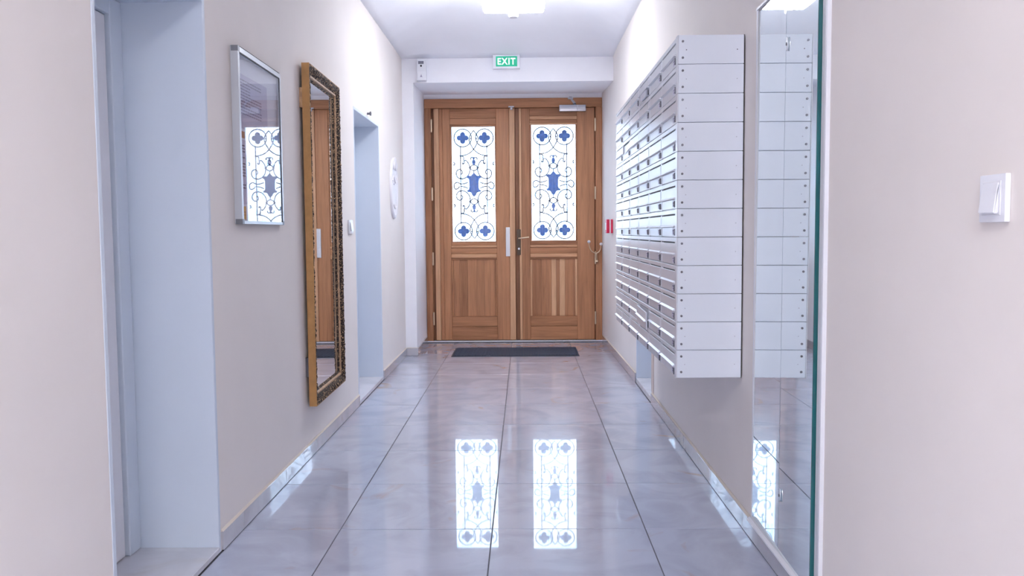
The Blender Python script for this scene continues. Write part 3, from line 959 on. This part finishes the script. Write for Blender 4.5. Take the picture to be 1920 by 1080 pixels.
def letterbox():
    """Built with its near lower front corner at the origin; front faces -x."""
    t = thing('letterbox', 'x', 'letterbox')
    W, Hh, Dp = CW, RH, XK - XF
    MB().box(0.008, Dp, 0.0008, W - 0.0008, 0.0008, Hh - 0.0008).build('casing', 'box', t)
    B(0.0, 0.008, 0.001, W - 0.001, 0.0925, Hh - 0.0012, 0.0012).build('header_strip', 'box', t)
    B(0.0065, 0.0085, 0.030, W - 0.012, 0.0870, 0.0925).build('posting_slot', 'black', t)
    B(0.001, 0.008, 0.001, 0.026, 0.0012, 0.0922, 0.001).build('side_strip', 'box', t)
    B(0.0015, 0.008, 0.028, W - 0.002, 0.0465, 0.0868, 0.0012).build('flap', 'box', t)
    MB().prism([(0.0075, 0.0490), (0.0010, 0.0482), (-0.0080, 0.0425), (-0.0080, 0.0410), (0.0075, 0.0392)], 1, 0.029, W - 0.009).build('flap_lip', 'box', t)
    dr = B(0.002, 0.008, 0.028, W - 0.002, 0.0030, 0.0390, 0.001).build('door_plate', 'box', t)
    nh = B(0.0008, 0.0025, 0.048, 0.098, 0.0095, 0.0325, 0.0004).build('name_holder', 'window', t)
    B(0.0003, 0.0010, 0.052, 0.090, 0.0110, 0.0310).build('name_card', 'paper', nh)
    m_ = MB()
    m_.box(-0.0002, 0.0004, 0.054, 0.088, 0.0225, 0.0295)
    m_.box(-0.0002, 0.0004, 0.054, 0.080, 0.0130, 0.0195)
    m_.build('name_print', 'ink_soft', nh)
    MB().box(-0.004, 0.002, 0.032, 0.0370, 0.0070, 0.0330, 0.001).build('lock', 'lock', t)
    return t


proto = letterbox()
boxes = {}
special = {(0, 2): 'white letterbox with dark open label window, third from near end, top row',
           (10, 2): 'white letterbox with sagging half open flap, third from near end, eleventh row',
           (2, 4): 'white letterbox with bent flap, fifth from near end, third row'}
for r in range(NR):
    for q in range(NC):
        loc = (XF, Y0M + q * CW, Z1 - (r + 1) * RH)
        if r == 0 and q == 0:
            o = proto; o.location = loc
        else:
            o = copy_tree(proto, None, loc)
        o['group'] = 'white letterboxes on the right wall'
        o['label'] = special.get((r, q), 'white metal letterbox, %s from the near end in the %s row' % (ordin[q] if 0 < q < 5 else ordin[q].replace('nearest', 'first').replace('farthest', 'last'), rown[r]))
        if q == 5:
            o['label'] = special.get((r, q), 'white metal letterbox at the far end of the %s row' % rown[r])
        boxes[(r, q)] = o
        for ch in o.children:                            # slight looseness of each flap
            n_ = ch.name.split('.')[0]
            if n_ in ('flap', 'flap_lip'):
                ch.location.x += random.uniform(-0.0010, 0.0006)
# the near end of each row is closed by a riveted plate of its own
for r in range(NR):
    o = boxes[(r, 0)]
    o['label'] = 'white letterbox with riveted end plate at the near end of the %s row' % rown[r]
    zb, zt = Z1 - (r + 1) * RH, Z1 - r * RH
    ep = MB().box(XF + 0.002, XK, Y0M - 0.0155, Y0M - 0.0005, zb + 0.0012, zt - 0.0006, 0.0012).build('end_plate', 'plate', o)
    for z in (zb + RH * 0.22, zb + RH * 0.78):
        MB().cyl((XF + 0.018, Y0M - 0.0185, z), (XF + 0.018, Y0M - 0.015, z), 0.0046, 0.0046, seg=10).build('rivet', 'lock', ep)
    for x_ in (XF + 0.032, XF + 0.227):
        MB().cyl((x_, Y0M - 0.0168, zb + RH * 0.49), (x_, Y0M - 0.0150, zb + RH * 0.49), 0.0022, seg=8).build('screw', 'lock' if r == 0 else 'window', ep)
    B(XF - 0.002, XF + 0.0015, Y0M - 0.0165, Y0M + 0.022, zb + 0.0006, zt - 0.0006, 0.0008).build('corner_strip', 'box', o)
    if r < NR:
        B(XK - 0.0005, XK + 0.0022, Y0M - 0.013, Y0M, zb, zt).build('rear_gap_shade', 'black', o)  # black strip standing in for the shade in the gap to the wall


def part(o, name):
    return [ch for ch in o.children if ch.name.split('.')[0] == name]


o = boxes[(0, 2)]
B(XF - 0.010, XF - 0.001, Y0M + 2 * CW + 0.06, Y0M + 2 * CW + 0.25, Z1 - RH + 0.006, Z1 - RH + 0.036, 0.001).build('open_window', 'window', o, label='dark label window standing open')
o = boxes[(10, 2)]
for n_ in ('flap', 'flap_lip', 'door_plate'):
    for ch in part(o, n_):
        ch.rotation_euler = (0.030, 0.0, 0.0); ch.location.x -= 0.012; ch.location.z -= 0.012
o = boxes[(2, 4)]
for n_ in ('flap', 'flap_lip'):
    for ch in part(o, n_):
        ch.rotation_euler = (-0.035, 0.0, -0.03); ch.location.z += 0.002

# ------------------------------------------------------------------ wall mirror on the right
mr = thing('wall_mirror', 'tall frameless two panel mirror on the right wall beside the letterboxes', 'mirror', (0.85, 2.78, 0.085))
XM = 0.8425
tilt = 0.0036
def mx(z): return XM + (z - 0.9) * tilt * 0.9
for (a, b, ga, gb) in ((2.4585, 2.7785, -0.0020, 0.0018), (2.7805, 3.124, 0.0018, 0.0086)):     # the two panels hang slightly askew
    q = [(mx(0.092) + ga, a, 0.092), (mx(0.092) + gb, b, 0.092), (mx(1.952) + gb, b, 1.952), (mx(1.952) + ga, a, 1.952)]
    MB().hexa(q, [(p[0] + 0.002, p[1], p[2]) for p in q]).build('mirror_panel', 'mirror_r', mr)
B(XM - 0.0035, XR - 0.0012, 2.4545, 2.4585, 0.092, 1.952).build('glass_edge', 'teal', mr, label='dark green glass edge')
B(XM + 0.0095, XR - 0.001, 2.459, 3.0, 0.092, 1.952).build('backing_board', 'plate', mr)
B(XM + 0.0055, XR - 0.001, 3.124, 3.137, 0.085, 1.962, 0.001).build('side_trim', 'bead', mr)
B(XM + 0.0035, XR - 0.001, 2.4545, 3.137, 1.956, 1.966, 0.001).build('top_trim', 'bead', mr)
m_ = MB()
pr = [(XR - 0.001, 0.0795), (XM - 0.014, 0.0795), (XM - 0.014, 0.086), (XM - 0.004, 0.0925), (XR - 0.001, 0.0925)]
va = [m_.bm.verts.new((p[0], 2.4545, p[1])) for p in pr]; vb = [m_.bm.verts.new((p[0], 3.124, p[1])) for p in pr]
m_.bm.faces.new(va); m_.bm.faces.new(vb[::-1])
for i in range(5):
    j = (i + 1) % 5
    m_.bm.faces.new((va[j], va[i], vb[i], vb[j]))
m_.build('bottom_ledge', 'bead', mr)
for z in (1.757, 0.290):
    ck = MB().lathe([(0.0, -0.003), (0.013, -0.003), (0.013, 0.0), (0.0, 0.0)], (mx(z) - 0.0002, 2.757, z), axis='x', seg=20, sx=0.75, sy=1.7).build('mirror_clip', 'alu', mr, smooth=True)
    MB().cyl((mx(z) - 0.0055, 2.757, z), (mx(z) - 0.003, 2.757, z), 0.005, seg=10).build('screw', 'lock', ck)

# ------------------------------------------------------------------ gilt mirror on the left
GM_Y0, GM_Y1, GM_Z0, GM_Z1 = 4.282, 5.034, 0.279, 2.018
gm = thing('gilt_mirror', 'tall mirror in a carved dark gilt frame on the left wall', 'mirror', (XL, (GM_Y0 + GM_Y1) / 2, GM_Z0))
GW, GH = GM_Y1 - GM_Y0, GM_Z1 - GM_Z0
ALPHA = -0.0150
GX0 = XL + 0.016


def gpt(s_, t_, d_):
    return (GX0 + d_ + ALPHA * s_, GM_Y0 + s_, GM_Z0 + t_)


def prof(w_):
    pts = [(0, .0375), (.006, .040), (.022, .037), (.040, .026), (.045, .022), (.050, .026), (.056, .024), (.060, .016), (.075, .008)]
    for (a, da), (b, db) in zip(pts, pts[1:]):
        if w_ <= b:
            return da + (db - da) * (w_ - a) / (b - a)
    return pts[-1][1]


def frame_side(k, w0, w1, nw, step, mat, name, rough):
    m_ = MB()
    cor = lambda w_: [(w_, w_), (GW - w_, w_), (GW - w_, GH - w_), (w_, GH - w_)]
    n = int((GH if k in (1, 3) else GW) / step)
    rows = []
    for i in range(nw + 1):
        w_ = w0 + (w1 - w0) * i / nw
        a, b = cor(w_)[k], cor(w_)[(k + 1) % 4]
        row = []
        for j in range(n + 1):
            t = j / n
            s_, q = a[0] + (b[0] - a[0]) * t, a[1] + (b[1] - a[1]) * t
            d_ = prof(w_)
            if rough and 0 < i < nw:
                d_ += 0.006 * noise.noise(Vector((s_ * 70, q * 70, 3.1))) + 0.003 * noise.noise(Vector((s_ * 150, q * 150, 9.0)))
            row.append(m_.bm.verts.new(gpt(s_, q, d_)))
        rows.append(row)
    # back face so that the strip is a solid
    bk = []
    for w_ in (w0, w1):
        a, b = cor(w_)[k], cor(w_)[(k + 1) % 4]
        bk.append([m_.bm.verts.new(gpt(a[0] + (b[0] - a[0]) * t, a[1] + (b[1] - a[1]) * t, 0.001)) for t in (0, 1)])
    for A, Bq in zip(rows, rows[1:]):
        for j in range(n):
            m_.bm.faces.new((A[j], A[j + 1], Bq[j + 1], Bq[j]))
    m_.bm.faces.new([bk[0][0], bk[0][1]] + rows[0][::-1])
    m_.bm.faces.new([bk[1][1], bk[1][0]] + rows[-1])
    m_.bm.faces.new([bk[0][1], bk[0][0], bk[1][0], bk[1][1]])
    m_.bm.faces.new([bk[0][0]] + [r_[0] for r_ in rows] + [bk[1][0]])
    m_.bm.faces.new([bk[1][1]] + [r_[-1] for r_ in rows[::-1]] + [bk[0][1]])
    return m_.build(name, mat, gm, smooth=rough)


for k in range(4):
    frame_side(k, 0.002, 0.045, 9, 0.006, 'carved', 'carved_band', True)
    frame_side(k, 0.045, 0.060, 4, 0.6, 'gilt', 'gilt_fillet', False)
    frame_side(k, 0.060, 0.075, 3, 0.010, 'carved', 'inner_bead', True)
# plain ochre outer boards
for (s0, s1, t0, t1) in ((-0.001, 0.002, 0, GH), (GW - 0.002, GW + 0.001, 0, GH), (0, GW, -0.001, 0.002), (0, GW, GH - 0.002, GH + 0.001)):
    MB().hexa([gpt(s0, t0, 0), gpt(s1, t0, 0), gpt(s1, t1, 0), gpt(s0, t1, 0)], [gpt(s0, t0, .0385), gpt(s1, t0, .0385), gpt(s1, t1, .0385), gpt(s0, t1, .0385)]).build('outer_board', 'ochre', gm)
a_, b_ = 0.073, 0.073
MB().hexa([gpt(a_, a_, .009), gpt(GW - a_, a_, .009), gpt(GW - a_, GH - a_, .009), gpt(a_, GH - a_, .009)],
          [gpt(a_, a_, .006), gpt(GW - a_, a_, .006), gpt(GW - a_, GH - a_, .006), gpt(a_, GH - a_, .006)]).build('mirror_glass', 'mirror', gm)
MB().hexa([gpt(.004, .004, .0), gpt(GW - .004, .004, .0), gpt(GW - .004, GH - .004, .0), gpt(.004, GH - .004, .0)],
          [gpt(.004, .004, .005), gpt(GW - .004, .004, .005), gpt(GW - .004, GH - .004, .005), gpt(.004, GH - .004, .005)]).build('back_board', 'gilt', gm)
for t in (0.15, GH - 0.22):
    B(XL - 0.0, GX0 + 0.001, GM_Y0 + 0.005, GM_Y0 + 0.03, GM_Z0 + t, GM_Z0 + t + 0.10).build('wall_bracket', 'lock' if t < 1 else 'gilt', gm)
B(XL, GX0 - 0.0125, GM_Y1 - 0.06, GM_Y1 - 0.02, GM_Z0 + GH - 0.22, GM_Z0 + GH - 0.12).build('wall_bracket', 'lock', gm)

# ------------------------------------------------------------------ noticeboard on the left
NY0, NY1, NZ0, NZ1 = 3.285, 3.890, 1.206, 1.889
nb = thing('notice_board', 'aluminium framed glazed noticeboard with papers on the left wall', 'noticeboard', (XL, (NY0 + NY1) / 2, NZ0))
BETA = -0.0160
XB = XL + 0.030


def npt(x, y, z):
    return (x + BETA * (y - NY0) * (1 if x > XL + 0.004 else 0.0), y, z)


def nbox(x0, x1, y0, y1, z0, z1):
    return MB().hexa([npt(x0, y0, z0), npt(x0, y1, z0), npt(x0, y1, z1), npt(x0, y0, z1)], [npt(x1, y0, z0), npt(x1, y1, z0), npt(x1, y1, z1), npt(x1, y0, z1)])


fw = 0.020
nbox(XL + 0.0005, XB, NY0, NY0 + fw, NZ0, NZ1).build('frame_bar', 'alu', nb)
nbox(XL + 0.0005, XB, NY1 - fw, NY1, NZ0, NZ1).build('frame_bar', 'alu', nb)
nbox(XL + 0.0005, XB, NY0 + fw, NY1 - fw, NZ1 - fw, NZ1).build('frame_bar', 'alu', nb)
nbox(XL + 0.0005, XB, NY0 + fw, NY1 - fw, NZ0, NZ0 + 0.012).build('frame_bar', 'alu', nb)
nbox(XB - 0.002, XB + 0.001, NY0 + fw, NY1 - fw, NZ1 - fw - 0.004, NZ1 - fw).build('seal', 'black', nb)
nbox(XB - 0.002, XB + 0.001, NY1 - fw - 0.003, NY1 - fw, NZ0 + 0.012, NZ1 - fw).build('seal', 'black', nb)
nbox(XL + 0.004, XB + 0.0012, NY0 - 0.001, NY0 + fw + 0.002, NZ1 - 0.020, NZ1 + 0.001).build('corner_cap', 'alu_dark', nb)
nbox(XL + 0.004, XB + 0.0012, NY0 - 0.001, NY0 + fw + 0.002, NZ0 - 0.001, NZ0 + 0.018).build('corner_cap', 'alu_dark', nb)
nbox(XL + 0.004, XB + 0.0012, NY1 - fw - 0.002, NY1 + 0.001, NZ0 - 0.001, NZ0 + 0.016).build('corner_cap', 'alu_dark', nb)
nbox(XL + 0.004, XB + 0.0012, NY0 + fw, NY1 - fw, NZ1 + 0.0002, NZ1 + 0.002).build('top_groove', 'black', nb)
B(XL + 0.0005, XL + 0.006, NY0 + 0.01, NY1 - 0.01, NZ0 + 0.006, NZ1 - 0.006).build('back_panel', 'paper_white', nb)
nbox(XB - 0.0055, XB - 0.0025, NY0 + fw, NY1 - fw, NZ0 + 0.012, NZ1 - fw).build('glass_front', 'board_glass', nb)
# papers pinned behind the glass: each lifts out, so each is a thing of its own
XP = XL + 0.0062


def sheet(name, label, y0, y1, z0, z1, mat, rows, indent=0.03, width=0.85, ink='ink_soft', extra=None, lh=0.012):
    p = thing(name, label, 'paper', (XP, (y0 + y1) / 2, z0), group='papers in the noticeboard')
    s_ = B(XP, XP + 0.0008, y0, y1, z0, z1).build('sheet', mat, p)
    if rows:
        m_ = MB()
        random.seed(int(y0 * 1000 + z0 * 100))
        for i in range(rows):
            z = z1 - 0.025 - i * lh
            if z < z0 + 0.012: break
            y = y0 + (y1 - y0) * indent
            end = y0 + (y1 - y0) * (width if random.random() > 0.25 else width * 0.55)
            while y < end:
                l = random.uniform(0.012, 0.034)
                m_.box(XP + 0.0008, XP + 0.0012, y, min(y + l, end), z, z + lh * 0.42)
                y += l + 0.006
        m_.build('text_lines', ink, p, kind='stuff')
    return p


sheet('printed_notice', 'lilac printed notice across the upper half of the noticeboard', 3.315, 3.720, 1.585, 1.800, 'paper', 12, 0.06, 0.80)
sheet('printed_notice', 'narrow lilac text sheet at the lower left of the noticeboard', 3.318, 3.425, 1.285, 1.540, 'paper', 15, 0.12, 0.85, 'ink')
sheet('printed_notice', 'large white sheet with few lines at lower right of the noticeboard', 3.440, 3.850, 1.228, 1.570, 'paper_white', 5, 0.55, 0.95, 'ink', lh=0.02)
sheet('paper_strip', 'small orange brown strip below the upper notice in the noticeboard', 3.320, 3.410, 1.548, 1.574, 'orange', 0)
sheet('sticker', 'small yellow sticker in the bottom left corner of the noticeboard', 3.345, 3.400, 1.224, 1.276, 'yellow', 3, 0.1, 0.9, 'orange', lh=0.012)
sheet('sticker', 'tiny dark green mark on the white sheet in the noticeboard', 3.560, 3.590, 1.228, 1.256, 'plastic_grey', 0).location.x += 0.0014

# ------------------------------------------------------------------ small things on the walls
def wall_switch(label, side, yc, zc, w_, h_, name='light_switch', mats='plastic'):
    d = -1 if side < 0 else 1
    t = thing(name, label, 'switch', (side, yc, zc))
    f = side - d * 0.0005
    MB().box(f, side - d * 0.011, yc - w_ / 2, yc + w_ / 2, zc - h_ / 2, zc + h_ / 2, 0.003, 2).build('switch_plate', mats, t, smooth=True)
    a, b = w_ * 0.31, h_ * 0.32
    MB().box(side - d * 0.0109, side - d * 0.0125, yc - a - 0.003, yc + a + 0.003, zc - b - 0.003, zc + b + 0.003, 0.0005).build('inner_frame', 'leaf_paint', t)
    m_ = MB().hexa([(side - d * 0.012, yc - a, zc - b), (side - d * 0.012, yc + a, zc - b), (side - d * 0.012, yc + a, zc + b), (side - d * 0.012, yc - a, zc + b)],
                   [(side - d * 0.0225, yc - a, zc - b), (side - d * 0.0225, yc + a, zc - b), (side - d * 0.0145, yc + a, zc + b), (side - d * 0.0145, yc - a, zc + b)])
    bmesh.ops.recalc_face_normals(m_.bm, faces=m_.bm.faces)
    bmesh.ops.bevel(m_.bm, geom=list(m_.bm.edges), offset=0.002, segments=2, affect='EDGES')
    m_.build('rocker', mats, t, smooth=True)
    return t


wall_switch('white rocker light switch on the near right wall', XR, 1.546, 1.220, 0.084, 0.086)
wall_switch('small white light switch on the left wall beyond the gilt mirror', XL, 5.450, 1.205, 0.115, 0.088)
pk = thing('wall_peg', 'tiny dark peg on the left wall above the farther doorway', 'peg', (XL, 6.145, 2.022))
MB().cyl((XL + 0.0005, 6.145, 2.022), (XL + 0.022, 6.145, 2.022), 0.008, seg=12).build('peg_stem', 'lock', pk)
MB().lathe([(0.0, 0.020), (0.014, 0.020), (0.016, 0.030), (0.0, 0.033)], (XL, 6.145, 2.022), axis='x', seg=14).build('peg_head', 'lock', pk, smooth=True)

# oval plaster plaque
ov = thing('oval_plaque', 'white oval relief plaque on the left wall near the entrance', 'plaque', (XL, 7.29, 1.27))
yc, zc, ry, rz = 7.29, 1.545, 0.185, 0.262
MB().lathe([(0.0, 0.0005), (1.0, 0.0005), (1.0, 0.010), (0.96, 0.020), (0.88, 0.022), (0.84, 0.014), (0.0, 0.014)], (XL, yc, zc), axis='x', seg=48, sx=ry, sy=rz).build('plaque_body', 'plaster', ov, smooth=True)
for s_ in (-1, 0, 1):
    MB().lathe([(0.0, 0.008), (0.030, 0.012), (0.032, 0.024), (0.018, 0.034), (0.0, 0.036)], (XL, yc + s_ * 0.055, zc + 0.225 - abs(s_) * 0.03), axis='x', seg=16, sy=1.3).build('relief_flower', 'plaster', ov, smooth=True)
MB().tube(spline([(XL + 0.016, yc - 0.10, zc + 0.06), (XL + 0.018, yc - 0.04, zc + 0.10), (XL + 0.018, yc + 0.04, zc + 0.05), (XL + 0.018, yc + 0.09, zc + 0.11)], 8), 0.006, 8).build('relief_scroll', 'plaster', ov, smooth=True)
MB().tube(spline([(XL + 0.016, yc - 0.07, zc - 0.14), (XL + 0.018, yc, zc - 0.17), (XL + 0.016, yc + 0.07, zc - 0.14)], 8), 0.006, 8).build('relief_scroll', 'plaster', ov, smooth=True)
MB().lathe([(0.0, 0.012), (0.010, 0.012), (0.008, 0.018), (0.0, 0.019)], (XL, yc - 0.03, zc + 0.035), axis='x', seg=12).build('screw_cap', 'ink_soft', ov, smooth=True)

# red call point by the entrance
yr = 8.02
xr_ = right_x(yr)
rc_ = thing('fire_call_point', 'red and white fire alarm call point just beyond the letterboxes', 'alarm', (xr_, yr, 1.14))
B(xr_ - 0.020, xr_ - 0.0005, yr - 0.05, yr + 0.05, 1.144, 1.274, 0.003).build('back_box', 'red', rc_)
B(xr_ - 0.032, xr_ - 0.020, yr - 0.047, yr + 0.047, 1.147, 1.271).build('white_spacer', 'plastic', rc_)
MB().box(xr_ - 0.062, xr_ - 0.032, yr - 0.05, yr + 0.05, 1.144, 1.274, 0.004, 2).build('front_cover', 'red', rc_, smooth=True)
B(xr_ - 0.0635, xr_ - 0.061, yr - 0.032, yr + 0.032, 1.175, 1.243, 0.001).build('press_window', 'plastic', rc_)
